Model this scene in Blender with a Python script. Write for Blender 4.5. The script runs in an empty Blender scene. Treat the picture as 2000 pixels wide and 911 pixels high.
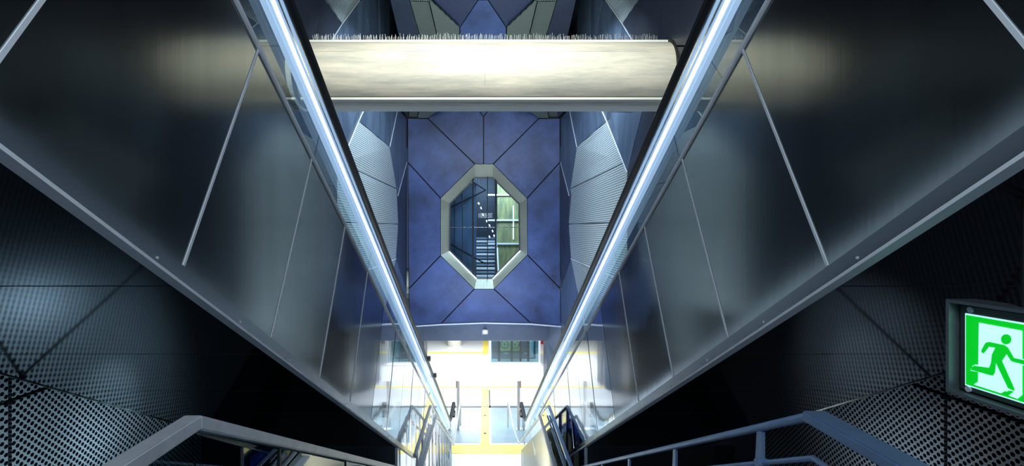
import bpy, bmesh, math, random
from mathutils import Vector
random.seed(4)
# ------------------------------------------------------------------ camera, world, lights, exposure
F = 944.0; CX = 948.0; CY = 455.5; EYE = 6.5; TS = math.tan(math.radians(30)); TB = 0.53
sc = bpy.context.scene
sc.view_settings.view_transform = 'Standard'; sc.view_settings.look = 'None'
sc.view_settings.exposure = 0.0; sc.view_settings.gamma = 1.0; sc.view_settings.use_curve_mapping = False
cd = bpy.data.cameras.new('camera'); cam = bpy.data.objects.new('camera', cd)
sc.collection.objects.link(cam); sc.camera = cam
cd.sensor_width = 36.0; cd.lens = F / 2000.0 * 36.0; cd.shift_x = (1000 - CX) / 2000.0
cd.clip_start = 0.05; cd.clip_end = 200
cam.location = (0, 0, EYE); cam.rotation_euler = (math.pi / 2, 0, 0)
w = bpy.data.worlds.new('world'); sc.world = w; w.use_nodes = True
w.node_tree.nodes['Background'].inputs[0].default_value = (0.35, 0.55, 0.9, 1)
w.node_tree.nodes['Background'].inputs[1].default_value = 0.10
sc.cycles.max_bounces = 10; sc.cycles.glossy_bounces = 6; sc.cycles.transmission_bounces = 8; sc.cycles.transparent_max_bounces = 24
sc.cycles.sample_clamp_indirect = 6.0

def aim(o, tgt):
    d = Vector(tgt) - o.location
    o.rotation_euler = d.to_track_quat('-Z', 'Y').to_euler()
def area(name, loc, tgt, sx, sy, power, col=(1, 1, 1), spread=180):
    l = bpy.data.lights.new(name, 'AREA'); l.shape = 'RECTANGLE'; l.size = sx; l.size_y = sy
    l.energy = power; l.color = col; l.spread = math.radians(spread)
    o = bpy.data.objects.new(name, l); sc.collection.objects.link(o); o.location = loc; aim(o, tgt); return o
def spot(name, loc, tgt, power, ang, col=(1, 1, 1), blend=.7, rad=.06):
    l = bpy.data.lights.new(name, 'SPOT'); l.energy = power; l.color = col
    l.spot_size = math.radians(ang); l.spot_blend = blend; l.shadow_soft_size = rad
    o = bpy.data.objects.new(name, l); sc.collection.objects.link(o); o.location = loc; aim(o, tgt); return o

COOL = (0.80, 0.92, 1.0); WARM = (1.0, 0.985, 0.82); BLUE = (0.36, 0.52, 1.0)
# platform hall ceiling lights (beyond the lintel) and the light over the escalator feet
area('platform_light', (0, 23.4, 3.6), (0, 23.0, 0), 6, 4.5, 1300, (0.95, 0.98, 1.0))
area('stair_foot_light', (0, 16.6, 5.2), (0, 15.6, 0), 3.0, 1.2, 260, (0.9, 0.96, 1.0), 110)
# floodlights on the concrete strut
for x in (-1.75, 1.75):
    spot('strut_floodlight', (x * 0.9, 4.2, EYE + 3.4), (x * 0.85, 7.7, EYE + 2.75), 680, 95, WARM, 1.0, .3)
spot('strut_floodlight', (0, 4.6, EYE + 5.2), (0, 7.7, EYE + 2.9), 520, 90, WARM, 1.0, .3)
# blue wash on the far wall
area('wall_wash_light', (0, 15.2, 3.6), (0, 19.5, 5.2), 3.5, .4, 105, BLUE, 150)
area('wall_wash_light', (0, 13.5, 11.6), (0, 19.5, 7.0), 4.5, .4, 50, BLUE, 140)
# washes on the folded side walls
for s in (-1, 1):
    area('side_wall_light', (s * 0.9, 11.5, 11.4), (s * 3.1, 13.0, 7.2), 3.0, .3, 210, (0.70, 0.87, 1.0), 130)
    area('side_wall_light', (s * 1.0, 10.5, 3.1), (s * 3.1, 13.0, 6.6), .5, .3, 110, COOL, 120)
    area('ceiling_light', (s * 1.2, 10.6, 9.7), (s * 1.6, 14.2, 12.6), 1.0, .3, 45, (0.75, 0.9, 0.85), 140)
# low spots on the perforated wall linings beside the stair
spot('lining_spot', (-2.45, 3.5, EYE - 1.9), (-3.0, 3.85, EYE - 1.38), 17, 75, (0.66, 0.86, 1.0), 1.0, .06)
spot('lining_spot', (-1.9, 3.3, EYE - 2.2), (-3.0, 3.6, EYE - 1.25), 48, 125, (0.62, 0.84, 1.0), 1.0, .1)
spot('lining_spot', (2.45, 3.4, EYE - 2.05), (3.0, 3.6, EYE - 1.6), 8, 70, (0.72, 0.88, 1.0), 1.0, .06)
spot('lining_spot', (1.9, 3.2, EYE - 2.1), (3.0, 3.55, EYE - 1.75), 38, 80, (0.68, 0.86, 1.0), 1.0, .08)
area('near_rail_fill', (0, -.8, EYE + 1.5), (0, 2.0, EYE - 1.5), 1.2, .6, 42, (0.75, 0.87, 1.0))  # unseen fill added above the top landing to brighten the near rails
area('lower_rail_fill', (0, 6.5, EYE - 3.6), (0, 10.5, EYE - 4.2), .8, .3, 45, (1.0, .98, .92), 140)  # unseen fill added below the view to lift the lower rails and parapet
area('behind_window_light', (0.5, 23.0, 10.2), (0.3, 24.5, 6.0), 2.5, 1.5, 800, (0.75, 0.92, 1.0))

# ------------------------------------------------------------------ helpers
def P(px, py, D):
    return Vector(((px - CX) / F * D, D, EYE + (CY - py) / F * D))
def W(x, D, z):            # z measured from the eye line
    return Vector((x, D, EYE + z))
class MB:
    def __init__(s): s.v = []; s.f = []; s.mi = []
    def add(s, vs, fs, m=0):
        n = len(s.v); s.v += [tuple(v) for v in vs]; s.f += [tuple(i + n for i in f) for f in fs]; s.mi += [m] * len(fs); return s
    def box(s, a, b, m=0):
        x0, y0, z0 = [min(a[i], b[i]) for i in range(3)]; x1, y1, z1 = [max(a[i], b[i]) for i in range(3)]
        return s.add([(x0,y0,z0),(x1,y0,z0),(x1,y1,z0),(x0,y1,z0),(x0,y0,z1),(x1,y0,z1),(x1,y1,z1),(x0,y1,z1)],
              [(0,3,2,1),(4,5,6,7),(0,1,5,4),(1,2,6,5),(2,3,7,6),(3,0,4,7)], m)
    def hexa(s, b, t, m=0):
        return s.add(list(b) + list(t), [(3,2,1,0),(4,5,6,7),(0,1,5,4),(1,2,6,5),(2,3,7,6),(3,0,4,7)], m)
    def prism(s, pts, d, m=0):
        n = len(pts); d = Vector(d); vs = [Vector(p) for p in pts] + [Vector(p) + d for p in pts]
        fs = [tuple(range(n)), tuple(range(2*n-1, n-1, -1))] + [(i, i+n, (i+1) % n + n, (i+1) % n) for i in range(n)]
        return s.add(vs, fs, m)
    def tube(s, pts, r, n=10, ry=None, m=0, cap=True):
        pts = [Vector(p) for p in pts]; k = len(pts); rings = []
        for i, p in enumerate(pts):
            t = ((pts[min(i+1, k-1)] - p).normalized() + (p - pts[max(i-1, 0)]).normalized())
            t = t.normalized() if t.length > 1e-6 else (pts[-1] - pts[0]).normalized()
            up = Vector((0,0,1)) if abs(t.z) < .95 else Vector((0,1,0))
            a = t.cross(up).normalized(); b = a.cross(t).normalized()
            sc_ = 1.0
            if 0 < i < k-1:
                c = (pts[i+1]-p).normalized().dot((p-pts[i-1]).normalized()); sc_ = 1 / max(.5, math.sqrt((1 + c) / 2))
            rings.append([p + a * (r * math.cos(q)) + b * ((ry or r) * math.sin(q)) * sc_ for q in [2*math.pi*j/n + (math.pi/4 if n == 4 else 0) for j in range(n)]])
        vs = [v for R in rings for v in R]; fs = []
        for i in range(k-1):
            for j in range(n):
                fs.append((i*n+j, i*n+(j+1) % n, (i+1)*n+(j+1) % n, (i+1)*n+j))
        if cap: fs += [tuple(range(n-1, -1, -1)), tuple(range((k-1)*n, k*n))]
        return s.add(vs, fs, m)
    def cyl(s, c, axis, r, h, n=16, m=0):
        c = Vector(c); axis = Vector(axis).normalized(); return s.tube([c, c + axis*h], r, n, m=m)
    def build(s, name, mat, parent=None, smooth=False, bevel=0, clip=None, normals=True):
        me = bpy.data.meshes.new(name); me.from_pydata(s.v, [], s.f)
        mats = mat if isinstance(mat, (list, tuple)) else [mat]
        for m in mats: me.materials.append(m)
        for p, i in zip(me.polygons, s.mi): p.material_index = i
        bm = bmesh.new(); bm.from_mesh(me)
        if clip is not None:
            g = bm.verts[:] + bm.edges[:] + bm.faces[:]
            r = bmesh.ops.bisect_plane(bm, geom=g, plane_co=(0, 0, clip), plane_no=(0, 0, 1), clear_inner=True, dist=1e-5)
            ed = [e for e in r['geom_cut'] if isinstance(e, bmesh.types.BMEdge)]
            if ed: bmesh.ops.holes_fill(bm, edges=ed, sides=0)
        if normals: bmesh.ops.recalc_face_normals(bm, faces=bm.faces[:])
        if bevel:
            bmesh.ops.bevel(bm, geom=bm.edges[:], offset=bevel, segments=2, affect='EDGES', clamp_overlap=True)
        bm.to_mesh(me); bm.free()
        if smooth:
            for p in me.polygons: p.use_smooth = True
        o = bpy.data.objects.new(name, me); sc.collection.objects.link(o)
        if parent is not None:
            o.parent = parent
            q = parent; off = Vector((0, 0, 0))
            while q is not None: off += q.location; q = q.parent
            o.location = -off
        if smooth:
            md = o.modifiers.new('edge', 'EDGE_SPLIT'); md.split_angle = math.radians(40)
        return o
def tag(o, label, cat, group=None, kind=None):
    o['label'] = label; o['category'] = cat
    if group: o['group'] = group
    if kind: o['kind'] = kind
    return o
def empty(name, loc, label, cat, group=None, kind=None):
    o = bpy.data.objects.new(name, None); sc.collection.objects.link(o); o.location = loc; o.empty_display_size = .2
    return tag(o, label, cat, group, kind)
def inset(pts, d):
    pts = [Vector(p) for p in pts]; n = len(pts); nrm = Vector((0,0,0))
    for i in range(n): nrm += pts[i].cross(pts[(i+1) % n])
    nrm.normalize(); out = []
    for i in range(n):
        a, b, c = pts[i-1], pts[i], pts[(i+1) % n]
        e1 = (b-a).normalized(); e2 = (c-b).normalized(); n1 = nrm.cross(e1); n2 = nrm.cross(e2)
        q = n1 + n2; k = 1 + n1.dot(n2)
        out.append(b + (q * (d / k) if k > .15 else n1 * d))
    return out

# ------------------------------------------------------------------ materials
MATS = {}
def mat(name, col, rough=.5, metal=0.0, noise=None, bump=None, emit=None, spec=None, trans=None, aniso=None, coat=None):
    m = bpy.data.materials.new(name); m.use_nodes = True; nt = m.node_tree; b = nt.nodes['Principled BSDF']
    b.inputs['Base Color'].default_value = (*col, 1); b.inputs['Roughness'].default_value = rough; b.inputs['Metallic'].default_value = metal
    if spec is not None: b.inputs['Specular IOR Level'].default_value = spec
    if coat: b.inputs['Coat Weight'].default_value = coat; b.inputs['Coat Roughness'].default_value = .08
    tc = nt.nodes.new('ShaderNodeTexCoord')
    if noise:       # (scale xyz, amount, second colour)
        sx, amt, col2 = noise
        mp = nt.nodes.new('ShaderNodeMapping'); mp.inputs['Scale'].default_value = sx
        nz = nt.nodes.new('ShaderNodeTexNoise'); nz.inputs['Scale'].default_value = 1; nz.inputs['Detail'].default_value = 6; nz.inputs['Roughness'].default_value = .62
        rp = nt.nodes.new('ShaderNodeMapRange'); rp.inputs['From Min'].default_value = .3; rp.inputs['From Max'].default_value = .7; rp.inputs['To Max'].default_value = amt
        mx = nt.nodes.new('ShaderNodeMix'); mx.data_type = 'RGBA'; mx.inputs[6].default_value = (*col, 1); mx.inputs[7].default_value = (*col2, 1)
        nt.links.new(tc.outputs['Object'], mp.inputs[0]); nt.links.new(mp.outputs[0], nz.inputs[0]); nt.links.new(nz.outputs[0], rp.inputs[0])
        nt.links.new(rp.outputs[0], mx.inputs[0]); nt.links.new(mx.outputs[2], b.inputs['Base Color'])
    if bump:        # (scale xyz, strength, distance)
        mp2 = nt.nodes.new('ShaderNodeMapping'); mp2.inputs['Scale'].default_value = bump[0]
        n2 = nt.nodes.new('ShaderNodeTexNoise'); n2.inputs['Scale'].default_value = 1; n2.inputs['Detail'].default_value = 3
        bp = nt.nodes.new('ShaderNodeBump'); bp.inputs['Strength'].default_value = bump[1]; bp.inputs['Distance'].default_value = bump[2]
        nt.links.new(tc.outputs['Object'], mp2.inputs[0]); nt.links.new(mp2.outputs[0], n2.inputs[0]); nt.links.new(n2.outputs[0], bp.inputs['Height'])
        nt.links.new(bp.outputs[0], b.inputs['Normal'])
    if emit:
        b.inputs['Emission Color'].default_value = (*emit[0], 1); b.inputs['Emission Strength'].default_value = emit[1]
    MATS[name] = m; return m
def glass(name, tint=(0.86, 0.95, 0.96), refl=1.0, rough=.0):
    m = bpy.data.materials.new(name); m.use_nodes = True; nt = m.node_tree; nt.nodes.clear()
    o = nt.nodes.new('ShaderNodeOutputMaterial'); mx = nt.nodes.new('ShaderNodeMixShader')
    t = nt.nodes.new('ShaderNodeBsdfTransparent'); t.inputs[0].default_value = (*tint, 1)
    g = nt.nodes.new('ShaderNodeBsdfGlossy'); g.inputs['Roughness'].default_value = rough; g.inputs['Color'].default_value = (.95, 1, 1, 1)
    fr = nt.nodes.new('ShaderNodeFresnel'); fr.inputs[0].default_value = 1.5
    mu = nt.nodes.new('ShaderNodeMath'); mu.operation = 'MULTIPLY'; mu.inputs[1].default_value = refl; mu.use_clamp = True
    ge = nt.nodes.new('ShaderNodeNewGeometry')      # only front faces mirror, so a thick pane does not double up
    inv = nt.nodes.new('ShaderNodeMath'); inv.operation = 'SUBTRACT'; inv.inputs[0].default_value = 1.0
    m2 = nt.nodes.new('ShaderNodeMath'); m2.operation = 'MULTIPLY'
    nt.links.new(fr.outputs[0], mu.inputs[0]); nt.links.new(ge.outputs['Backfacing'], inv.inputs[1])
    nt.links.new(mu.outputs[0], m2.inputs[0]); nt.links.new(inv.outputs[0], m2.inputs[1])
    nt.links.new(m2.outputs[0], mx.inputs[0]); nt.links.new(t.outputs[0], mx.inputs[1]); nt.links.new(g.outputs[0], mx.inputs[2]); nt.links.new(mx.outputs[0], o.inputs[0])
    return m
def perforated(name, col, pitch=.05, rad=.3, rough=.35, metal=.6, hole=(.004, .005, .008), axes=('Y', 'Z'), ratio=.52):
    m = bpy.data.materials.new(name); m.use_nodes = True; nt = m.node_tree; b = nt.nodes['Principled BSDF']
    b.inputs['Roughness'].default_value = rough
    L = nt.links.new
    tc = nt.nodes.new('ShaderNodeTexCoord'); sp = nt.nodes.new('ShaderNodeSeparateXYZ'); L(tc.outputs['Object'], sp.inputs[0])
    def M(op, a, bb=None, c=None):
        n = nt.nodes.new('ShaderNodeMath'); n.operation = op
        for i, q in enumerate((a, bb, c)):
            if q is None: continue
            if isinstance(q, (int, float)): n.inputs[i].default_value = q
            else: L(q, n.inputs[i])
        return n.outputs[0]
    u = M('DIVIDE', sp.outputs[axes[0]], pitch); v = M('DIVIDE', sp.outputs[axes[1]], pitch * ratio)
    row = M('FLOOR', v); sh = M('MULTIPLY', M('FLOORED_MODULO', row, 2.0), .5)
    fu = M('SUBTRACT', M('FRACT', M('ADD', u, sh)), .5); fv = M('MULTIPLY', M('SUBTRACT', M('FRACT', v), .5), ratio)
    d = M('SQRT', M('ADD', M('MULTIPLY', fu, fu), M('MULTIPLY', fv, fv)))
    inside = M('LESS_THAN', d, rad)
    mx = nt.nodes.new('ShaderNodeMix'); mx.data_type = 'RGBA'; mx.inputs[6].default_value = (*col, 1); mx.inputs[7].default_value = (*hole, 1)
    L(inside, mx.inputs[0]); L(mx.outputs[2], b.inputs['Base Color'])
    L(M('MULTIPLY', M('SUBTRACT', 1.0, inside), metal), b.inputs['Metallic'])
    L(M('MULTIPLY_ADD', inside, .6, rough), b.inputs['Roughness'])
    L(M('MULTIPLY_ADD', inside, -.5, .5), b.inputs['Specular IOR Level'])
    return m

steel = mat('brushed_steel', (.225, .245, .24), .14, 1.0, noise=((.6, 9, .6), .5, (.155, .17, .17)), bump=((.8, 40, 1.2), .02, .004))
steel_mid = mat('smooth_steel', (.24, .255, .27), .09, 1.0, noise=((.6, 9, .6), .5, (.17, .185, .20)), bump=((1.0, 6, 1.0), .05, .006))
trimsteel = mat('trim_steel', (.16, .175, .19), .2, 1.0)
glintm = mat('edge_glint', (.90, .95, 1.0), .45, .0)  # near-white base paints in the light caught on cladding edges
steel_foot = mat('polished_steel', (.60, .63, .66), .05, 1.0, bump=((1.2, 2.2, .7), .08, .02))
bright = mat('bright_metal', (.82, .90, .96), .35, .25)
spikem = mat('spike_metal', (.55,.62,.66), .4, .4)
postm = mat('pale_steel', (.62,.62,.62), .4, .4)
chrome = mat('polished_channel', (.80, .84, .88), .16, 1.0)
tubesteel = mat('tube_steel', (.78, .82, .88), .33, .25, noise=((14, 14, 14), .5, (.5, .52, .56)))
bluebar = mat('blue_grey_steel', (.24, .38, .62), .35, .4, noise=((20, 20, 20), .4, (.16, .26, .44)))
rubber = mat('black_rubber', (.012, .013, .015), .38)
black = mat('joint_black', (.006, .007, .009), .7)
soffit = mat('dark_polished_soffit', (.145, .165, .19), .07, 1.0, bump=((.5, 1.0, .5), .05, .01))
channel_glow = mat('channel_sheen', (.7, .8, .9), .3, emit=((.33, .52, .78), .75))  # emission stands in for the sheen of the polished handrail channel
glowm = mat('white_glow', (1, 1, 1), .4, emit=((.72, .88, 1.0), 2.2))  # also glows as the imitated highlight line on the handrail channel
concrete = mat('board_marked_concrete', (.70, .69, .64), .8, noise=((1.1, 7, 8), 1.0, (.38, .41, .41)), bump=((1.5, 14, 22), .25, .01))
flangem = mat('pale_concrete', (.66, .70, .70), .7, noise=((3, 3, 3), .5, (.7, .74, .72)))
concrete2 = mat('smooth_concrete', (.60, .60, .52), .75, noise=((3, 3, 3), .5, (.5, .5, .42)))
bluep = mat('blue_stained_panel', (.06, .105, .28), .42, .0, noise=((.8, .8, .8), 1.0, (.018, .032, .09)), bump=((5, 5, 5), .06, .01))
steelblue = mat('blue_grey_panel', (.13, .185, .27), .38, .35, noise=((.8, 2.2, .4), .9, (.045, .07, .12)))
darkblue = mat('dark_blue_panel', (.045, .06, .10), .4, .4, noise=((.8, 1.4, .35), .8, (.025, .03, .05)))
wallback = mat('wall_backing', (.012, .015, .022), .8)
perf = perforated('perforated_panel', (.48, .56, .60), .056, .31, .45, .2, ratio=1.0)
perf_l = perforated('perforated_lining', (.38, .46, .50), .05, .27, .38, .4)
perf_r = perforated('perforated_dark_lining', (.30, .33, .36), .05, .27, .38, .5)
perf_c = perforated('perforated_ceiling', (.16, .19, .17), .06, .2, .45, .3, axes=('X', 'Y'))
perf_w = perforated('perforated_reveal', (.52, .52, .40), .05, .18, .45, .2, axes=('X', 'Z'))
tile = mat('pale_floor_tile', (.70, .72, .74), .22, noise=((1.2, 1.2, 1), .3, (.6, .62, .65)))
tile2 = mat('reflection_tinted_floor', (.22, .29, .33), .32, noise=((1.5, 1.5, 1), .5, (.15, .2, .24)))  # blue-grey colour stands in for the dark lintel mirrored in the floor
yellow = mat('yellow_tactile', (.88, .70, .14), .45, noise=((30, 30, 1), .3, (.8, .6, .1)))
beige = mat('beige_parapet', (.60, .575, .43), .35, noise=((2, 4, 4), .3, (.62, .6, .48)))
white = mat('white_plate', (.88, .9, .92), .3)
grey = mat('grey_fascia', (.20, .24, .32), .35, .4, noise=((1.2, 1, 1.2), .6, (.13, .16, .24)))
gl = glass('clear_glass', (.84, .94, .96), 1.3)
gl_dark = glass('tinted_glass', (.45, .62, .66), 2.0)
gl_navy = glass('navy_glass', (.10, .16, .42), 1.4)
gl_win = glass('window_glass', (.78, .88, .94), .3)
red = mat('red_light', (.8, .02, .08), .4, emit=((1, .02, .12), 3))
green = mat('green_light', (.02, .8, .3), .4, emit=((.02, 1, .35), 5))
dark = mat('dark_metal', (.05, .055, .06), .4, .7)

# ------------------------------------------------------------------ the setting
# floor
g = MB().box((-9, -4, -.2), (9, 60, 0)).build('floor', tile)
tag(g, 'pale shiny tiled floor of the platform level', 'floor', kind='structure')
fz = EYE / F
def yD(py): return EYE * F / (py - CY)
g = MB().box((-2.6, 14.95, 0), (-.16, yD(795), .006)).box((.19, 14.95, 0), (2.6, yD(795), .006)).build('floor', tile2)
tag(g, 'floor field with a dark blue-grey reflection put into its colour, between the escalator feet and the pale platform floor', 'floor', kind='structure')
g = MB().box((-3.1, yD(794), 0), (3.1, yD(797), .012)).box((.14, yD(763), 0), (.19, yD(797), .012)).build('trim_1', dark)
tag(g, 'thin dark joint line across the floor before the platform', 'floor joint', kind='structure')
strip = empty('tactile_strip', (0, 15, 0), 'yellow tactile guiding strip running down the middle of the floor', 'tactile strip')
MB().box((-.155, yD(869), 0), (.135, yD(760), .011)).build('guide_band', yellow, strip)
mb = MB()
for k in range(8):
    x = -.14 + k * .036
    mb.box((x, yD(869), .011), (x + .012, yD(760), .016))
mb.build('ribs', yellow, strip)
for yy in (yD(848), yD(813)):
    MB().cyl((-.01, yy, .011), (0, 0, 1), .05, .012, 12).build('stud', dark, strip)
g = tag(MB().box((-1.02, yD(887), 0), (1.15, yD(869.5), .010)).build('tactile_crossband', yellow), 'yellow tactile band across the floor at the stair foot', 'tactile strip')
g = tag(MB().box((-4.5, yD(691), 0), (4.5, yD(688), .010)).build('floor_line', yellow), 'thin yellow line across the far platform floor, nearer the column', 'floor line')
g = tag(MB().box((-4.5, yD(758), 0), (4.5, yD(755.5), .010)).build('floor_line', yellow), 'thin yellow line across the pale floor just past the tall posts', 'floor line')
g = tag(MB().box((-.15, yD(694), 0), (.19, 33, .012)).build('tactile_strip', yellow), 'short yellow tactile strip beside the glass lift, going under the lintel', 'tactile strip')

# far wall with the octagonal window
DW = 19.5
OUT = [(927.7,321),(963,321),(1029,388),(1030,498),(964.5,564.6),(926.7,564.6),(861,499),(861,388)]
INN = [(928,346),(962,346),(1015,398),(1016,489),(962,544.5),(931,544.5),(877,490.5),(878,398)]
BW = [ # blue panels in the wall plane
 [(796,317),(861,388),(861,499),(798,565)],
 [(798,565),(861,499),(926.7,564.6),(861,633),(800,637)],
 [(861,633),(926.7,564.6),(964.5,564.6),(1037,632),(945,630)],
 [(1037,632),(964.5,564.6),(1030,498),(1095,565),(1096,637)],
 [(1095,565),(1030,498),(1029,388),(1094,317)],
 [(1094,317),(1029,388),(963,321),(1053,231),(1094,231)],
 [(963,321),(944.5,321),(944.5,228),(957,212),(957,195),(1030,195),(1053,231)],
 [(927.7,321),(835,231),(858,195),(932,195),(932,212),(944.5,228),(944.5,321)],
 [(796,231),(835,231),(927.7,321),(861,388),(796,317)],
 [(932,195),(957,195),(957,212),(944.5,228),(932,212)]]
wf = empty('wall_back', (0, DW, 0), 'deep blue far wall of large angular panels around an octagonal window', 'wall', kind='structure')
mb = MB()
for pl in BW:
    mb.prism([P(x, y, DW + .10) for x, y in pl], (0, .15, 0))
    q = inset([P(x, y, DW) for x, y in pl], .022)
    MB().prism(q, (0, .09, 0)).build('wall_panel', bluep, wf, bevel=.006)
mb.build('backing', black, wf)
MB().prism([P(800,637.5,DW), P(861,633.5,DW), P(945,630.5,DW), P(1037,632.5,DW), P(1096,637.5,DW), P(1096,640,DW), P(1037,635,DW), P(945,633,DW), P(861,636,DW), P(800,640,DW)], (0, .08, 0)).build('edge_line', bright, wf)
wn = empty('window_1', (0, DW, EYE - .9), 'octagonal window with a pale perforated reveal in the blue far wall', 'window', kind='structure')
for i in range(8):
    a, b = OUT[i], OUT[(i+1) % 8]; c, d = INN[(i+1) % 8], INN[i]
    MB().prism([P(*a, DW-.03), P(*b, DW-.03), P(*c, DW+.75), P(*d, DW+.75)], (0, .05, 0)).build('reveal_panel', perf_w, wn)
mb = MB()
for i in range(8):
    a, b = INN[i], INN[(i+1) % 8]; c = (946+(b[0]-946)*.965, 445+(b[1]-445)*.972); d = (946+(a[0]-946)*.965, 445+(a[1]-445)*.972)
    mb.prism([P(*a, DW+.74), P(*b, DW+.74), P(*c, DW+.74), P(*d, DW+.74)], (0, .06, 0))
mb.build('window_frame', dark, wn)
mb = MB().prism([P(x, y, DW+.78) for x, y in INN], (0, .02, 0)).build('window_pane', gl_win, wn)
for x0, x1, y0, y1 in ((922,925.5,349,540),(966.5,970,349,540),(902.8,904,373,518),(951.3,953,346,545)):
    a = P(x0, y1, DW+.70); b = P(x1, y0, DW+.76); MB().box(a, b).build('mullion', black, wn)
a = P(878, 445, DW+.72); b = P(1016, 443.8, DW+.76); MB().box(a, b).build('transom', chrome, wn)
# light line along the lower reveal
for i in (3, 5):
    a, b = INN[i], INN[i+1]
    MB().tube([P(a[0], a[1]+1, DW+.66), P(b[0], b[1]+1, DW+.66)], .018, 6).build('light_line', glowm, wn)

# space behind the window
tag(MB().box((-3.6, 29.5, 3), (4.4, 29.7, 12)).build('wall_rear', darkblue), 'dark wall far behind the octagonal window', 'wall', kind='structure')
wi = MB().box((-3.0, 22.6, 3.4), (-.42, 22.75, 11)).build('wall_inner', steelblue); tag(wi, 'blue panelled wall seen through the left of the octagonal window', 'wall', kind='structure')
g = MB().box((.62, 25.0, 3.4), (2.7, 25.15, 11)).build('wall_concrete', mat('ochre_concrete', (.24, .235, .09), .7, noise=((4.5, 2, .9), 1.0, (.05, .07, .05))))
tag(g, 'yellowish concrete wall seen through the right of the octagonal window', 'wall', kind='structure')
for q in ([(876,406),(948,371),(948,373.5),(876,409)], [(920,352),(949,371),(949,373.5),(919,354.5)], [(876,474),(902,489),(948,514),(948,517),(902,492),(876,477)]):
    MB().prism([P(x, y, 22.58) for x, y in q], (0, .03, 0)).build('groove', black, wi)
for x in (902.5, 887):
    MB().box(P(x, 545, 22.58), P(x+1.2, 346, 22.6)).build('groove', black, wi)
st = empty('inner_staircase', (0, 23, 3.2), 'steep grey staircase behind the middle of the octagonal window', 'staircase')
for k in range(16):
    D = 23 + k * .30; z = 3.6 + k * .17 
    MB().box((-1.05 , D, z), (.55, D + .33, z + .10)).build('step', grey if k % 2 else tubesteel, st)
MB().prism([(-1.1, 23, 3.6), (-1.1, 27.8, 6.32), (-1.1, 27.8, 6.9), (-1.1, 23, 4.2)], (.05, 0, 0)).build('stringer', darkblue, st)
MB().tube([(.62, 23, 4.6), (.62, 27.8, 7.3)], .04, 8).tube([(.62, 23, 4.1), (.62, 27.8, 6.8)], .03, 8).build('handrail', tubesteel, st)
tag(MB().box((-3.0, 20.9, 11.0), (2.7, 29.5, 11.1)).build('ceiling', wallback), 'dark ceiling behind the octagonal window', 'ceiling', kind='structure')
lt = empty('reflected_lamps', P(940, 400, 24.5), 'winding row of small white glows standing in for lamps reflected in the octagonal window', 'lamp reflections')  # glowing tubes imitate lamps mirrored in the pane
LP = ((927,399),(935,398),(939.5,407),(943,420),(950.5,432.5),(956,441),(962,452),(965,461),(956,463))
MB().tube([P(x, y, 24.56) for x, y in LP[:8]], .02, 6).tube([P(935, 398, 24.56), Vector((P(935,398,24.56).x, 24.56, 11.0))], .015, 6).build('track', dark, lt)  # bar and drop added only to carry the imitated lamps
for i, (x, y) in enumerate(((927,399),(935,398),(939.5,407),(943,420),(950.5,432.5),(956,441),(962,452),(965,461),(956,463))):
    D = 24.5
    l = MB().tube([P(x - .7, y - 2.2, D), P(x + .7, y + 1.8, D)], .03, 8).build('lamp_reflection', mat('lamp_glow', (1,1,1), .4, emit=((.75,.9,1),1.6)) if i == 0 else MATS['lamp_glow'], lt)
for nm, (x0, x1, yy) in (('topmost', (953,1000,381)), ('middle', (953,1013,430.5)), ('lowest', (953,1011,476.5))):
    D = 24.96
    a = P(x0, yy, D); b = Vector((2.6, D, a.z))
    o = MB().tube([a, b], .055, 4).build('crossbar', tubesteel)
    tag(o, nm + ' of the three pale horizontal bars behind the right of the octagonal window', 'bar', 'bars behind the octagonal window')
o = tag(MB().box(P(1002,468,24.96), P(1003.6,402,25.0)).build('window_light', MATS['lamp_glow']), 'short upright light line behind the right of the octagonal window', 'light')

# lintel, jambs and the platform hall
xl, xr = -2.58, 2.56
g = MB().box((xl-.1, 20.2, EYE-(666-CY)/F*20.2), (xr+.1, 20.35, EYE-(620-CY)/F*20.2)).build('trim_2', grey)
tag(g, 'blue-grey steel lintel under the far blue wall', 'lintel', kind='structure')
for s, lab in ((-1, 'left'), (1, 'right')):
    x = 3.12 if s < 0 else 3.04; xi = 2.57
    j = empty('wall_jamb_' + lab, (s*x, 19.6, 0), 'folded grey jamb at the %s side of the platform opening' % lab, 'wall', kind='structure')
    zt = EYE - (632-CY)/F*19.5
    q = [(s*x, 19.5, 0), (s*x, 19.5, zt), (s*xi, 20.2, zt-.1), (s*(xi), 20.2, 0)]
    m1 = Vector((s*(x+.05), 19.5, 1.3)); m2 = Vector((s*xi, 20.2, 2.0))
    MB().prism([q[0], m1, m2, q[3]], (s*.06, .1, 0)).build('wall_panel', steelblue, j)
    MB().prism([m1, q[1], q[2], m2], (s*.06, .1, 0)).build('wall_panel', grey, j)
    MB().prism([(s*xi, 20.2, 0), (s*xi, 20.2, zt-.1), (s*xi, 21.4, zt-.1), (s*xi, 21.4, 0)], (s*.1, 0, 0)).build('wall_panel', darkblue, j)
tag(MB().box((-9, 20.4, 3.75), (9, 34, 3.95)).build('ceiling', concrete2), 'ceiling over the bright platform', 'ceiling', kind='structure')
tag(MB().box((-9, 34, 0), (9, 34.2, 4)).build('wall_platform', grey), 'grey end wall of the platform hall', 'wall', kind='structure')
for s in (-1, 1):
    tag(MB().box((s*6.4, 20.4, 0), (s*6.6, 34, 4)).build('wall_platform_' + ('left' if s < 0 else 'right'), concrete2), '%s side wall of the platform hall' % ('left' if s < 0 else 'right'), 'wall', kind='structure')

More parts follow.
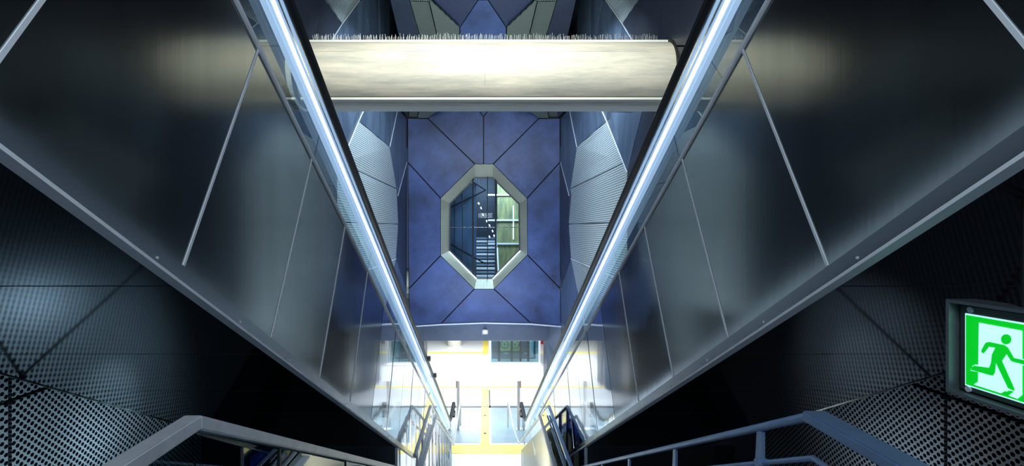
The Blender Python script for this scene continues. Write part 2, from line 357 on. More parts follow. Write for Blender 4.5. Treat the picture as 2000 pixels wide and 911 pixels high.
# folded side walls : pixels of the right wall, mirrored for the left
XR = 3.03; LSC = 1.045
OFF = {(1127,287): -.12, (1112,383): .05, (1185,236): .06, (1216,46): .10, (1225,336): -.06, (1114,369): 0, (1256,212): .10, (1187,212): -.05, (1138,212): -.1}
def SW(px, py, s, push=0.0):
    X = XR + OFF.get((px, py), 0.0) + push
    D = min(F * X / (px - CX), 19.48); 
    x = X if s > 0 else -X * LSC
    return Vector((x, D, EYE + (CY - py) / F * D))
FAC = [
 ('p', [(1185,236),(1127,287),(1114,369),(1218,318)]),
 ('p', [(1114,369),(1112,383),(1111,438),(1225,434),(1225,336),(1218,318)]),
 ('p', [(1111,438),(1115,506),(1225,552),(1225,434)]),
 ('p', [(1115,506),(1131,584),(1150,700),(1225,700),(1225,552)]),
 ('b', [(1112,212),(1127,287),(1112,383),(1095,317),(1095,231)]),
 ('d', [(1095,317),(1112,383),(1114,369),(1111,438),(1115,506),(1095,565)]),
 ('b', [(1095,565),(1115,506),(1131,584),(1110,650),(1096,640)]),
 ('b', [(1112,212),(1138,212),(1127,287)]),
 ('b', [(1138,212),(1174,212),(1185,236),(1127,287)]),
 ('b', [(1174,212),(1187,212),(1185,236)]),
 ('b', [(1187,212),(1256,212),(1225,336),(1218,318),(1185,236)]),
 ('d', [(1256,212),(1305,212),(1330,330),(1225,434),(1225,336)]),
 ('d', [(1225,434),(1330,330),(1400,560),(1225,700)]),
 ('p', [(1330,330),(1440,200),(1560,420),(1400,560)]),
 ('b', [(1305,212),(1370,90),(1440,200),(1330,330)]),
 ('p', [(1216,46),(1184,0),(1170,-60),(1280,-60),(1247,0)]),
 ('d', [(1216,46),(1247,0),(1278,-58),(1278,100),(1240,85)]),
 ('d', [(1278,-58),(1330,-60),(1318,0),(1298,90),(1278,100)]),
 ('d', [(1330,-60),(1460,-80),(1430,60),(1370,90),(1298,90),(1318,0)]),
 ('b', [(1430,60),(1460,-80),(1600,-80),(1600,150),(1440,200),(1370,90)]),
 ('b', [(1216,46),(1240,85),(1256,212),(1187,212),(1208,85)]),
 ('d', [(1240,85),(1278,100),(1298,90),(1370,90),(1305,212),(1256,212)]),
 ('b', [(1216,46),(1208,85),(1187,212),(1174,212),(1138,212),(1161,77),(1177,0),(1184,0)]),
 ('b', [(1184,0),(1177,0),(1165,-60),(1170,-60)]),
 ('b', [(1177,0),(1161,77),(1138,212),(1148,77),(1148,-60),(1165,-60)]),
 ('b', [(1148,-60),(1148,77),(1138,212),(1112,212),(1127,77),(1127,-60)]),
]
GLINT_LINES = [[(1216,46),(1184,0),(1165,-40)], [(1216,46),(1240,85)], [(1174,212),(1185,236),(1218,318),(1225,336)], [(1112,212),(1127,287)], [(1095,317),(1112,383)], [(1115,506),(1200,541)]]  # fold edges whose chamfer highlights are drawn as pale strips
for s, nm in ((-1, 'left'), (1, 'right')):
    wl = empty('wall_' + nm, (s*3.2, 12, 0), 'folded %s side wall of the hall in blue-grey and perforated triangular panels' % nm, 'wall', kind='structure')
    X0 = 3.42
    MB().box((s*X0, -4, 0), (s*(X0+.2), 19.6, 15)).build('backing', wallback, wl)
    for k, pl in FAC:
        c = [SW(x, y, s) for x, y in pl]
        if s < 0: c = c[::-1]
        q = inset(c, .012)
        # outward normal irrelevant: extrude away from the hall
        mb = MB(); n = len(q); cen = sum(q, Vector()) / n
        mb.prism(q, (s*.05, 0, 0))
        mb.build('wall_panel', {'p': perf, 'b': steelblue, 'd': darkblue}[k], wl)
    for ln in GLINT_LINES:
        mb = MB().tube([SW(x, y, s) + Vector((-s*.01, 0, 0)) for x, y in ln], .012, 6)
        mb.build('edge_line', bright, wl)  # pale strip painted in for light reflected along the fold
    # upper wall beside and behind the viewer
    for (d0, d1, z0, z1, mm) in ((-4, -.5, 7.2, 10.5, darkblue), (-.5, 3.5, 7.2, 10.8, steelblue), (-4, 3.5, 10.85, 15, darkblue), (3.55, 4.9, 7.2, 15, darkblue)):
        MB().box((s*3.2, d0, z0), (s*3.26, d1-.02, z1)).build('wall_panel', mm, wl)
    # perforated lining beside the stair, below the escalator
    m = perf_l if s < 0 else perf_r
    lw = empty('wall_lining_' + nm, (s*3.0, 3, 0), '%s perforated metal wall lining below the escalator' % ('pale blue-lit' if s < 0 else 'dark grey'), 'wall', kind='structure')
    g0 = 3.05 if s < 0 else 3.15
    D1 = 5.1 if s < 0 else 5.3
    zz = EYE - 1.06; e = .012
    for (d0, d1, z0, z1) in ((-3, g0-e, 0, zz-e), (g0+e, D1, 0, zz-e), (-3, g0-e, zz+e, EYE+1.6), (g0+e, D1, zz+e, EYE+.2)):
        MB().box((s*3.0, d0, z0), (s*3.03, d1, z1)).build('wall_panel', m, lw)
    MB().box((s*3.04, -3, 0), (s*3.06, 5.6, EYE+1.6)).box((s*3.04, 5.6, 0), (s*3.06, 12.4, EYE-1.9)).build('backing', black, lw)
    MB().prism([(s*3.0, D1+.03, 0), (s*3.0, D1+.03, EYE-1.4), (s*3.0, 9.2, EYE-3.4), (s*3.0, 12, 0)], (s*.03, 0, 0)).build('wall_panel', darkblue, lw)
    MB().prism([(s*3.0, D1+.03, EYE-1.37), (s*3.0, D1+.03, EYE+.2), (s*3.0, 12.4, EYE-3.9), (s*3.0, 12.4, .3), (s*3.0, 9.23, EYE-3.36)], (s*.03, 0, 0)).build('wall_panel', darkblue, lw)

# folded ceiling
cl = empty('ceiling', (0, 15, 11), 'folded ceiling of dark blue panels and grey-green perforated facets above the strut', 'ceiling', kind='structure')
def CP(px, py, dz=0):
    r = (CY - py) / F; D = (4.65 + 19.5*.25 + dz) / (r + .25); return Vector(((px - CX)/F*D, D, EYE + r*D))
CFAC = [
 ('b', [(898,80),(898,54),(934,0),(953,0),(989,54),(989,80),(1010,200),(880,200)], 0),
 ('b', [(934,0),(953,0),(985,-60),(905,-60)], 0),
 ('n', [(898,54),(845,0),(790,-60),(905,-60),(934,0)], 0),
 ('g', [(898,54),(898,80),(880,200),(835,231),(815,231),(854,70),(838,3),(841,0)], -.10),
 ('g', [(838,3),(854,70),(815,231),(797,231),(820,70),(800,2)], .08),
 ('k', [(800,2),(820,70),(797,231),(780,212),(778,70),(757,-20),(776,-60),(800,-60)], .0),
 ('g', [(800,2),(838,3),(841,0),(790,-60),(776,-60)], .0),
]
for k, pl, dz in CFAC:
    for mir in (0, 1):
        if mir and k == 'b': continue
        q = [CP((943.7*2 - x) if mir else x, y, dz) for x, y in pl]
        q = inset(q if not mir else q[::-1], .014)
        MB().prism(q, (0, .02, .05)).build('ceiling_panel', {'b': bluep, 'n': mat('navy_panel', (.02,.03,.075), .4) if 'navy_panel' not in MATS else MATS['navy_panel'], 'g': perf_c, 'k': darkblue}[k], cl)
MB().box((-3.4, -4, 14.6), (3.4, 19.7, 14.8)).build('backing', wallback, cl)
MB().box((-3.6, 19.72, EYE+3.5), (3.6, 19.9, 14.7)).build('backing', wallback, cl)

# ------------------------------------------------------------------ escalators
ZT, ZB = 2.145, .79
KS = .433
def esc(s, a, nm, lab):
    E = empty('escalator', (s*(a+.85), 14.2, 0), lab, 'escalator', 'escalators either side of the stair')
    def bar(x0, x1, z0, z1, D0, D1, shear=0.0):
        # prism along the incline between eye-line heights z0..z1
        def p(x, D, z):
            Dz = D + (z - ZT) * shear
            return Vector((s*x, Dz, EYE + z - TS*Dz))
        return MB().hexa([p(x0,D0,z0),p(x1,D0,z0),p(x1,D1,z0),p(x0,D1,z0)], [p(x0,D0,z1),p(x1,D0,z1),p(x1,D1,z1),p(x0,D1,z1)])
    D = 2.237 - .69*5; end = 14.9; k = 0
    while D < end:
        D2 = min(D + .69, end)
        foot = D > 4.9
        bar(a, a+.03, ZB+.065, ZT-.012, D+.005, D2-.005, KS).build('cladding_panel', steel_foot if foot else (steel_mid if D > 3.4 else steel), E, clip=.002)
        if not foot or k % 2 == 0:
            bar(a-.004, a+.02, ZB+.065, ZT-.012, D-.005, D+.005, KS).build('joint_glint', glintm if not foot else chrome, E, clip=.002)  # pale raised strip imitates light caught along the panel joint
        D += .69; k += 1
    bar(a-.004, a+.03, ZB, ZB+.062, -1.6, 13.4).build('lower_trim', trimsteel, E, clip=.002)
    bar(a-.012, a+.03, ZB-.012, ZB, -1.6, 13.4).build('edge_bead', glintm, E, clip=.002)
    bar(a-.012, a+.06, ZT-.012, ZT+.012, -1.6, 14.9).build('deck_edge', glintm, E, clip=.002)
    for j in range(12):
        Dj = .50 + j*.52; z = ZB + .02
        c = Vector((s*(a-.004), Dj, EYE + z - TS*Dj))
        MB().cyl(c, (-s, 0, 0), .005, .003, 10).build('screw', bright, E)
    # soffit panels
    XO = 2.76 if s < 0 else 2.60
    D = 1.69 - .73*4
    while D < 5.8:
        D2 = min(D + .73, 5.8)
        bar(a+.03, XO, ZB, ZB+.03, D+.004, D2-.004).build('soffit_panel', soffit, E)
        D += .73
    bar(XO, XO+.012, ZB-.006, ZT, -1.6, 12.6).build('outer_cladding', steel, E, clip=.002)
    bar(a+.03, XO, ZB+.03, ZB+.04, -1.6, 5.8).build('soffit_backing', black, E)
    # closing wall under the lower end
    MB().prism([(s*a, 5.8, 0), (s*a, 5.8, EYE+ZB-.015-TS*5.8), (s*a, (EYE+ZB-.015)/TS, 0)], (s*.03, 0, 0)).build('closing_panel', steel_foot, E)
    MB().box((s*(a+.03), 5.8, 0), (s*2.99, 5.84, EYE+ZB-TS*5.8)).build('end_panel', steel, E)
    MB().box((s*a, 5.78, 0), (s*(a+.03), 5.8, EYE+ZB-.015-TS*5.8)).build('corner_trim', bright, E)
    # deck, skirts, steps
    bar(a+.03, a+.30, ZT-.03, ZT, -1.6, 14.9).build('inner_deck', steel, E, clip=.002)
    bar(XO-.27, XO-.001, ZT-.03, ZT, -1.6, 14.9).build('outer_deck', steel, E, clip=.002)
    mb = MB()
    for j in range(34):
        Dj = -1.5 + j*.42; zj = EYE + ZT - .25 - TS*Dj - .2
        if zj > 0: mb.box((s*(a+.32), Dj, zj), (s*(XO-.3), Dj+.42, zj+.22))
    mb.build('steps', dark, E)
    # balustrades
    def balustrade(xc):
        D = -1.2
        while D < 13.2:
            D2 = min(D+1.38, 13.3)
            bar(xc-.006, xc+.006, ZT+.012, 2.53, D+.004, D2-.004, KS).build('glass_panel', gl, E)
            D += 1.38
        def q(dx, z, D): return Vector((s*(xc-.033+dx), D, EYE + z - TS*D))
        zf = EYE - 5.47
        Dk = (EYE + 2.6 - zf)/TS
        bar(xc-.050, xc-.012, 2.345, 2.555, -1.6, Dk-.35).build('rail_sheen', channel_glow, E, bevel=.006)  # channel made to glow in place of reflections on polished steel
        bar(xc-.0535, xc-.045, 2.385, 2.425, -1.6, Dk-.35).build('rail_glint', glowm, E)  # glowing line added for the brightest highlight of the channel
        bar(xc-.056, xc-.046, 2.448, 2.470, -1.6, Dk-.35).build('channel_lip', chrome, E)
        bar(xc-.056, xc-.046, 2.515, 2.545, -1.6, Dk-.35).build('channel_lip', chrome, E)
        # newel glass
        MB().prism([(s*(xc-.006), 13.3, .25), (s*(xc-.006), 13.3, EYE+2.44-TS*13.3), (s*(xc-.006), 14.2, zf-.06), (s*(xc-.006), 15.5, zf-.06), (s*(xc-.006), 15.72, zf-.3), (s*(xc-.006), 15.5, .25)], (s*.012, 0, 0)).build('glass_panel', gl, E)
        pts = [q(0, 2.59, -1.6), q(0, 2.59, Dk-.35)]
        z_f = zf + .03
        pts += [Vector((s*(xc-.033), Dk-.1, z_f+.05)), Vector((s*(xc-.033), Dk+.15, z_f)), Vector((s*(xc-.033), 15.45, z_f))]
        for t in (30, 60, 90, 120, 150, 180):
            r_ = .22; pts.append(Vector((s*(xc-.033), 15.45 + r_*math.sin(math.radians(t)), z_f - r_ + r_*math.cos(math.radians(t)))))
        MB().tube(pts, .050, 12, .033).build('handrail', rubber, E, smooth=True)
    balustrade(a+.0)
    balustrade(XO-.06)
    # foot: floor plate, skirt and comb light
    MB().box((s*(a-.0), 13.3, 0.0), (s*(a+.20), 15.7, .25)).build('skirt', steel_foot, E)
    MB().box((s*(XO-.2), 13.3, 0.0), (s*XO, 15.7, .25)).build('skirt', steel_foot, E)
    MB().box((s*(a+.2), 13.8, 0), (s*(XO-.2), 16.2, .02)).build('comb_plate', tubesteel, E)
    MB().box((s*(a+.02), 14.6, .262), (s*(a+.42), 14.66, .31)).build('indicator_light', green if s < 0 else red, E)
    return E
EL = esc(-1, 1.05, 'left', 'escalator on the left clad in brushed steel, green light at its foot')
ER = esc(1, 1.19, 'right', 'escalator on the right clad in brushed steel, red light at its foot')
for (dd) in (9.2, 8.2):
    z = 2.60
    MB().tube([W(-.985, dd, z-TS*dd), W(-.93, dd, z-TS*dd)], .045, 10).build('stop_knob', dark, EL)

# ------------------------------------------------------------------ concrete strut with spikes
DB, RB = 8.15, .515
zc = EYE + (CY-146)/F*DB
bmR = empty('concrete_strut', (0, DB, zc), 'thick round concrete strut spanning the hall between the side walls', 'strut')
N = 48; prof = []
for i in range(N):
    t = 2*math.pi*i/N; prof.append((DB + RB*math.cos(t), zc + RB*math.sin(t)))
MB().prism([(-3.41, y, z) for y, z in prof], (6.82, 0, 0)).build('strut_body', concrete, bmR, smooth=True)
MB().prism([(-3.38, DB+.40, zc-.40), (-3.38, DB-.2545, zc-.449), (-3.38, DB-.2545, zc-.465), (-3.38, DB-.252, zc-.49), (-3.38, DB+.40, zc-.522)], (6.72, 0, 0)).build('bottom_flange', flangem, bmR, bevel=.005)
def arc(t0, t1, x0, x1, rr_=RB+.002):
    mb = MB(); n = 12
    for i in range(n):
        a, b = [math.radians(t0+(t1-t0)*j/n) for j in (i, i+1)]
        mb.add([(x0, DB-rr_*math.cos(a), zc+rr_*math.sin(a)), (x1, DB-rr_*math.cos(a), zc+rr_*math.sin(a)), (x1, DB-rr_*math.cos(b), zc+rr_*math.sin(b)), (x0, DB-rr_*math.cos(b), zc+rr_*math.sin(b))], [(0,1,2,3)])
    return mb
for x0_, x1_ in ((-2.9, -2.1), (-1.35, -.5), (.15, .35), (.75, 2.6)):
    arc(24.6, 25.1, x0_, x1_).build('board_line', spikem, bmR)
arc(-60.6, -59.4, -3.0, 3.0, RB+.004).build('joint_line', dark, bmR)
arc(-36, 48, -.012, -.004).build('form_joint', spikem, bmR)
MB().box((-3.38, DB-.16, zc+.47), (3.38, DB+.16, zc+.525)).build('spike_plate', bright, bmR)
for s in (-1, 1):
    MB().tube([(s*3.02, DB, zc), (s*3.06, DB, zc)], RB+.05, 40).build('wall_collar', black, bmR, smooth=True)
spk = MB()
spk.tube([(0, 0, 0), (0, 0, .15)], .003, 5)
first = None; cnt = 0; rest = MB()
xs = [(-2.9 + 5.8*i/339.0) for i in range(340)]
order = sorted(range(340), key=lambda i: abs(xs[i]))
SP = empty('bird_spike_strip', (0, DB, zc+.525), 'row of thin metal bird spikes standing along the top of the concrete strut', 'bird spikes')
for r, i in enumerate(order):
    x = xs[i]; lean = random.uniform(-.25, .25) + (.35 if i % 3 == 0 else (-.35 if i % 3 == 1 else 0)); y = random.uniform(-.12, .12)
    if r < 98:
        if first is None:
            first = spk.build('spike', spikem, SP); o = first
        else:
            o = first.copy(); sc.collection.objects.link(o); o.parent = SP
        o.location = (x, y*.5, 0); o.rotation_euler = (lean, random.uniform(-.12, .12), 0)
    else:
        rest.tube([(x, DB + y*.5, zc+.525), (x + random.uniform(-.012, .012), DB + y*.5 - lean*.11, zc+.525+.135)], .003, 5)
o = rest.build('spike_rows', spikem, SP); o['kind'] = 'stuff'
MB().box((-2.95, DB-.07, zc+.525), (2.95, DB+.07, zc+.532)).build('spike_base', white, SP)

# ------------------------------------------------------------------ centre stair
XLs, XRs = -.86, 1.0
S = empty('staircase', (0, 6, 0), 'central stair of two flights going down between the escalators', 'staircase')
zl0 = EYE - 1.5; D0 = 1.42; zl1 = EYE - 3.93; D1 = 6.05; D2 = 7.9
MB().box((XLs-.06, -3, zl0-.2), (XRs+.08, D0, zl0)).build('landing', tile, S)
def flight(Da, za, Db, zb, n):
    mb = MB(); r = (za-zb)/n; t = (Db-Da)/n
    for i in range(n):
        mb.box((XLs-.06, Da+i*t, za-(i+1)*r-.22), (XRs+.08, Da+(i+1)*t+.02, za-(i+1)*r))
    return mb
flight(D0, zl0, D1, zl1, 15).build('upper_flight', tile, S)
MB().box((XLs-.06, D1, zl1-.2), (XRs+.08, D2, zl1)).build('middle_landing', tile, S)
flight(D2, zl1, 12.8, 0, 16).build('lower_flight', tile, S, clip=.001)
# near left balustrade: flat steel rail over glass
def zr(D, D0_, z0_): return z0_ - TB*(D - D0_)
BL = empty('glass_balustrade', (XLs, 3, zl0), 'glass balustrade with a flat steel rail in the lower left foreground', 'balustrade')
rz = -.557
def flatbar(pts, wx, hz, name, m, parent):
    mb = MB()
    for a, b in zip(pts[:-1], pts[1:]):
        mb.hexa([a+Vector((-wx,0,-hz)), a+Vector((wx,0,-hz)), b+Vector((wx,0,-hz)), b+Vector((-wx,0,-hz))],
                [a+Vector((-wx,0,hz)), a+Vector((wx,0,hz)), b+Vector((wx,0,hz)), b+Vector((-wx,0,hz))])
    return mb.build(name, m, parent, bevel=.004)
DE = 6.05; zE = rz - TB*(DE-D0)
flatbar([W(XLs, -1.5, rz), W(XLs, D0, rz), W(XLs, DE, zE), W(XLs, DE+1.5, zE)], .026, .021, 'top_rail', tubesteel, BL)
gd = [-.9, .25, 1.42, 2.0, 2.95, 4.0, 5.0, 6.05]
for a, b in zip(gd[:-1], gd[1:]):
    za = rz - (TB*(a-D0) if a > D0 else 0); zb = rz - (TB*(b-D0) if b > D0 else 0)
    MB().prism([W(XLs-.006, a+.006, za-.03), W(XLs-.006, b-.006, zb-.03), W(XLs-.006, b-.006, zb-.90), W(XLs-.006, a+.006, za-.90)], (.012, 0, 0)).build('glass_panel', gl_dark, BL)
    if a > D0:
        MB().box(W(XLs-.012, a-.004, za-.028), W(XLs+.012, a+.004, za-.90)).build('glass_joint', dark, BL)
        MB().box(W(XLs+.0, a+.16, za-.075-TB*.2), W(XLs+.035, a+.27, za-.085-TB*.2)).build('clamp', bright, BL)
# near right balustrade : blue-grey tube rail, fin posts and middle rail
BR = empty('steel_balustrade', (XRs, 3, zl0), 'blue-grey steel balustrade with fin posts and two rails in the lower right foreground', 'balustrade')
DR = 1.473
def rr(D, off): return W(XRs, D, rz - off - (TB*(D-DR) if D > DR else 0))
flatbar([rr(-1.5, 0), rr(DR, 0)], .036, .016, 'landing_rail', bluebar, BR)
MB().tube([rr(DR-.02, 0), rr(DR+.03, 0.0), rr(6.0, 0), rr(6.0, 0)+Vector((0,1.8,0))], .014, 10).build('top_rail', bluebar, BR, smooth=True)
for off in (.13, .45, .75):
    MB().tube([rr(-1.5, off), rr(DR, off), rr(6.0, off)], .009, 8).build('middle_rail', bluebar, BR, smooth=True)
for D in (-.6, .5, 1.75, 2.54, 3.35, 4.12, 4.95, 5.8):
    t = rr(D, .012); bt = t + Vector((0, .02, -.93))
    MB().prism([t+Vector((-.006,-.012,0)), t+Vector((-.006,.02,0)), bt+Vector((-.006,.085,0)), bt+Vector((-.006,-.03,0))], (.012, 0, 0)).build('post', bluebar, BR)
    MB().cyl(rr(D+.0, .13)+Vector((-.02,0.0,0)), (1,0,0), .016, .04, 10).build('rail_boss', bluebar, BR)
# lower left tubular balustrade
LB = empty('tube_balustrade', (-.85, 9, 0), 'balustrade of steel tubes along the left of the lower stair flight', 'balustrade')
def lowrail(x, z7, ext, r, name, parent, m=tubesteel, Ds=6.15):
    Df = 7.9 + (5.5 - 3.03)/TB
    pts = [W(x, Ds, z7), W(x, 7.9, z7), W(x, Df, z7 - TB*(Df-7.9))]
    if ext: pts += [W(x, 15.9, z7 - TB*(Df-7.9)), W(x, 15.9, z7 - TB*(Df-7.9) - .85)]
    return MB().tube(pts, r, 8).build(name, m, parent, smooth=True)
lowrail(-.82, -3.03, True, .024, 'handrail', LB)
lowrail(-.90, -2.84, False, .027, 'top_rail', LB)
for i in range(13):
    D = 6.3 + i*.52
    zt = -2.84 - (TB*(D-7.9) if D > 7.9 else 0); 
    MB().tube([W(-.89, D, zt), W(-.89, D, max(zt-.98, -6.49))], .016, 8).build('baluster', tubesteel, LB, smooth=True)
    if i % 2 == 0: MB().tube([W(-.89, D, zt-.22), W(-.82, D, zt-.20)], .01, 6).build('bracket', tubesteel, LB)
# lower right parapet
PR = empty('parapet_balustrade', (.9, 9, 0), 'beige parapet with steel handrail and navy glass along the right of the lower stair flight', 'parapet')
Df = 7.9 + (5.5-3.03)/TB
def pz(D, z0): return z0 - (TB*(D-7.9) if D > 7.9 else 0)
MB().prism([W(.93, 6.1, -3.18), W(.93, 7.9, -3.18), W(.93, Df, pz(Df,-3.18)), W(.93, Df, -6.499), W(.93, 9, -6.499), W(.93, 6.1, -4.6)], (.05, 0, 0)).build('parapet_wall', beige, PR)
lowrail(.89, -3.0, False, .026, 'handrail', PR)
MB().tube([W(.87, Df, pz(Df,-3.0)), W(.80, 13.5, -5.5), W(.74, 15.9, -5.5), W(.74, 15.9, -6.4)], .022, 8).build('handrail_extension', tubesteel, PR, smooth=True)
MB().prism([W(1.02, 6.1, -2.84), W(1.02, 7.9, -2.84), W(1.02, Df, pz(Df,-2.84)), W(1.02, Df, pz(Df,-3.25)), W(1.02, 7.9, -3.25), W(1.02, 6.1, -3.25)], (.012, 0, 0)).build('glass_panel', gl_navy, PR)
flatbar([W(1.04, 5.2, -2.83), W(1.04, 7.9, -2.83)], .022, .012, 'landing_bar', bluebar, PR)
flatbar([W(1.04, 7.9, -2.83), W(1.04, Df, pz(Df,-2.83))], .02, .014, 'top_bar', dark, PR)
for D in (6.2, 6.8, 7.4, 7.9, 8.7, 9.5, 10.3, 11.1, 11.9):
    MB().box(W(1.03, D-.012, pz(D,-2.84)), W(1.06, D+.012, max(-6.49, pz(D,-3.9)))).build('post', dark, PR)
for (px, py) in ((1043, 874), (1022.5, 896)):
    D = F*.93/(px-CX); c = P(px, py, D)
    MB().box((.922, D-.22, c.z-.06), (.93, D+.22, c.z+.06)).build('label_plate', white, PR)
# tall posts at the stair foot
for s, x, lab in ((-1, -.90, 'tall slim steel post beside the foot of the left escalator'), (1, 1.10, 'tall slim steel post with a red edge beside the foot of the right escalator')):
    T = empty('information_post', (x, 16.0, 0), lab, 'post', 'tall posts at the escalator feet')
    MB().box((x-.045, 15.98, 0.01), (x+.045, 16.04, 1.6)).build('post_body', postm, T, bevel=.006)
    MB().box((x+.047, 15.97, 1.38), (x+.075, 16.03, 1.60)).build('sign_edge', mat('dull_red', (.4,.05,.05), .5), T) if s > 0 else MB().box((x-.07, 15.97, 1.38), (x-.047, 16.03, 1.60)).build('sign_edge', MATS['dull_red'] if 'dull_red' in MATS else mat('dull_red', (.4,.05,.05), .5), T)
    MB().box((x-.08, 15.93, 0), (x+.08, 16.09, .015)).build('base_plate', steel_foot, T)

# ------------------------------------------------------------------ things on the platform
K = empty('glass_lift', (1.45, 24.3, 0), 'glass-walled lift shaft standing on the platform right of the yellow strip', 'lift')
x0, x1, d0, d1 = .18, 2.70, 23.65, 25.6
MB().box((x0-.06, d0-.14, 0), (x1+.06, d1+.1, .10)).build('plinth', white, K, bevel=.01)
for (x, y) in ((x0, d0), (x1-.1, d0), (x0, d1-.1), (x1-.1, d1-.1)):
    MB().box((x, y, .1), (x+.1, y+.1, 3.7)).build('corner_post', tubesteel, K)
MB().box((x0+.1, d0+.02, .16), (x1-.1, d0+.04, 3.5)).build('glass_wall', gl_dark, K)
MB().box((x0+.02, d0+.1, .16), (x0+.04, d1-.1, 3.5)).build('glass_wall', gl_dark, K)
MB().box((x1-.04, d0+.1, .16), (x1-.02, d1-.1, 3.5)).build('glass_wall', gl_dark, K)
MB().box((x0+.1, d0, .10), (x1-.1, d0+.1, .17)).box((x0+.1, d0, 1.22), (x1-.1, d0+.1, 1.30)).build('cross_frame', tubesteel, K)
MB().box((x0+.15, d0+.9, .1), (x1-.15, d0+1.0, 3.4)).build('car_door', grey, K)
MB().box((x0+.5, d0+.5, .2), (x1-.75, d0+.6, .50)).build('machine_cover', mat('teal_metal', (.16,.27,.3), .3, .6), K)
MB().box((x0+.5, d0+.7, .55), (x0+1.55, d0+.74, 1.5)).build('lit_panel', mat('pale_olive', (.75,.78,.35), .5), K)
for x in (x0+.45, x0+1.08, x0+1.52, x1-.62):
    MB().box((x, d0+.45, .1), (x+.11, d0+.5, 1.5)).build('guide_rail', dark, K)
for cx in (x0+.78, x0+1.3):
    mb = MB(); pts = [Vector((cx+.2*math.cos(t*math.pi/12), d0+.4, .95+.2*math.sin(t*math.pi/12))) for t in range(25)]
    mb.tube(pts, .02, 6, cap=False)
    for t in range(4):
        c, sn = math.cos(t*math.pi/4)*.19, math.sin(t*math.pi/4)*.19
        mb.tube([(cx-c, d0+.4, .95-sn), (cx+c, d0+.4, .95+sn)], .008, 5)
    mb.build('pulley', dark, K)
MB().box((x1-.5, d0+.42, .3), (x1-.3, d0+.46, 1.4)).build('lit_panel', white, K)
for x in (x0+.75, x0+1.75):
    MB().box((x, d0+.49, .47), (x+.22, d0+.50, .51)).build('label_plate', white, K)
tag(MB().cyl((-1.78, 27.9, 0), (0, 0, 1), .40, 3.75, 40).build('column', concrete2, smooth=True), 'round beige concrete column on the far platform', 'column')
tag(MB().box((3.22, 28.2, .0), (3.62, 28.5, .6)).build('red_bin', mat('red_paint', (.35,.02,.03), .4), bevel=.02), 'dark red box at the right edge of the platform beside the glass lift', 'box')
# sensor hanging before the lintel
c = P(947.3, 648.5, 20.0)
SN = empty('hanging_sensor', c, 'small pale square box hanging in front of the lintel', 'sensor')
MB().box(c+Vector((-.12,-.05,-.1)), c+Vector((.12,.1,.09))).build('housing', white, SN, bevel=.012)
MB().box(c+Vector((-.05,-.06,-.05)), c+Vector((.05,-.05,.05))).build('lens_window', glowm, SN)
MB().tube([c+Vector((-.07,0,.09)), c+Vector((0,0,.17)), c+Vector((.07,0,.09))], .012, 6).tube([c+Vector((0,0,.16)), c+Vector((0,0,.40)), c+Vector((0,.25,.40))], .01, 6).build('hanger', dark, SN)

# ------------------------------------------------------------------ exit sign
XS = 1.33
def SG(cx, cy, dx=0.0):
    px = 1840 + cx/3.506; py = 570 + cy/3.506; D = F*XS/(px-CX)
    return Vector((XS + dx, D, EYE + (CY-py)/F*D))
sgn = empty('exit_sign', (XS+.03, 1.2, EYE-.2), 'backlit green and white running figure exit sign in a grey metal housing', 'exit sign')
gm = mat('sign_green', (.0, .5, .03), .4, emit=((.0, .50, .012), 1.0))
wm = mat('sign_white', (.7, .95, 1), .4, emit=((.50, .88, 1.0), .95))
yl, yr = SG(80, 300).y, SG(80, 300).y - .33
zt, zb = SG(80, 50).z, SG(80, 685).z
t_ = .009
mb = MB(); xf, xb = XS-.023, XS+.065
mb.box((xf, yr, zt-t_), (xb, yl, zt)).box((xf, yr, zb), (xb, yl, zb+t_)).box((xf, yl-t_, zb+t_), (xb, yl, zt-t_)).box((xf, yr, zb+t_), (xb, yr+t_, zt-t_))
mb.build('housing', mat('housing_grey', (.20, .24, .27), .4, .7, noise=((30,30,30), .5, (.13,.15,.17))), sgn)
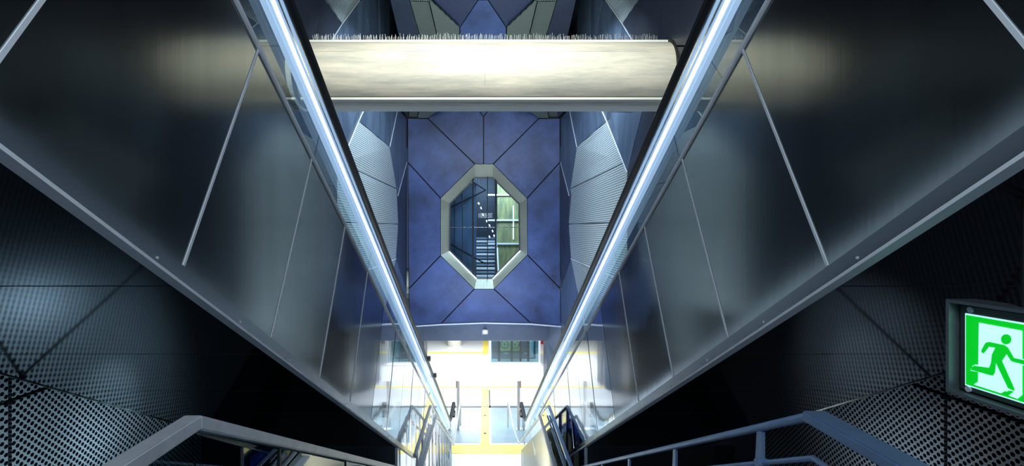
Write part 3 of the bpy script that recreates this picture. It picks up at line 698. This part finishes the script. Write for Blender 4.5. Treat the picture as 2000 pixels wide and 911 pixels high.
MB().box((XS+.004, yr+t_+.006, zb+t_+.006), (XS+.02, yl-t_-.006, zt-t_-.006)).build('face_plate', mat('face_grey', (.10, .13, .12), .35, .6), sgn)
MB().box((xb-.01, yr+t_, zb+t_), (xb, yl-t_, zt-t_)).build('back_plate', dark, sgn)
ye = SG(155, 400).y; z1_, z0_ = SG(155, 148).z, SG(150, 640).z
yE = yr + (yl - ye)
MB().box((XS+.001, yE, z0_), (XS+.004, ye, z1_)).build('light_border', wm, sgn)
MB().box((XS-.001, yE+.004, z0_+.004), (XS+.001, ye-.004, z1_-.004)).build('green_field', gm, sgn)
def flat(pts, dx, name, m): return MB().prism([SG(x, y, dx) for x, y in pts], (.001, 0, 0)).build(name, m, sgn)
flat([(258,213),(553,268),(553,708),(520,735),(463,712),(500,683),(462,676),(445,690),(413,698),(222,637),(252,618)], -.0025, 'white_doorway', wm)
flat([(200,542),(213,512),(232,500),(262,505),(262,552)], -.0026, 'white_outline', wm)
head = [(449+35*math.cos(t*math.pi/14), 327+35*math.sin(t*math.pi/14)) for t in range(28)]
flat([(620,474),(553,462),(553,503),(620,515)], -.0026, 'white_outline', wm)
mb = MB()
mb.prism([SG(x, y, -.0042) for x, y in head], (.001, 0, 0))
for pl in ([(318,347),(335,345),(438,367),(462,385),(502,455),(500,482),(484,476),(452,428),(420,475),(378,487),(345,490),(352,430),(375,385),(330,378),(302,416),(290,424),(279,412),(281,398),(306,353)],
           [(502,455),(600,476),(600,508),(500,482)],
           [(345,490),(378,487),(372,555),(358,575),(340,573),(228,542),(208,538),(214,518),(228,508),(332,522)],
           [(378,487),(420,475),(505,665),(503,680),(462,662)]):
    mb.prism([SG(x, y, -.0042) for x, y in pl], (.001, 0, 0))
mb.build('running_figure', gm, sgn)
flat([(413,698),(440,683),(497,688),(465,712)], -.0042, 'floor_shadow', gm)
for cx, cy in ((187,125), (174,668)):
    c = SG(cx, cy, .004); MB().cyl(c, (-1,0,0), .008, .004, 12).build('screw', bright, sgn)
MB().tube([(XS+.03, yl-.16, zt), (XS+.03, yl-.16, EYE+ZB-TS*(yl-.16))], .012, 8).build('hanger', dark, sgn)
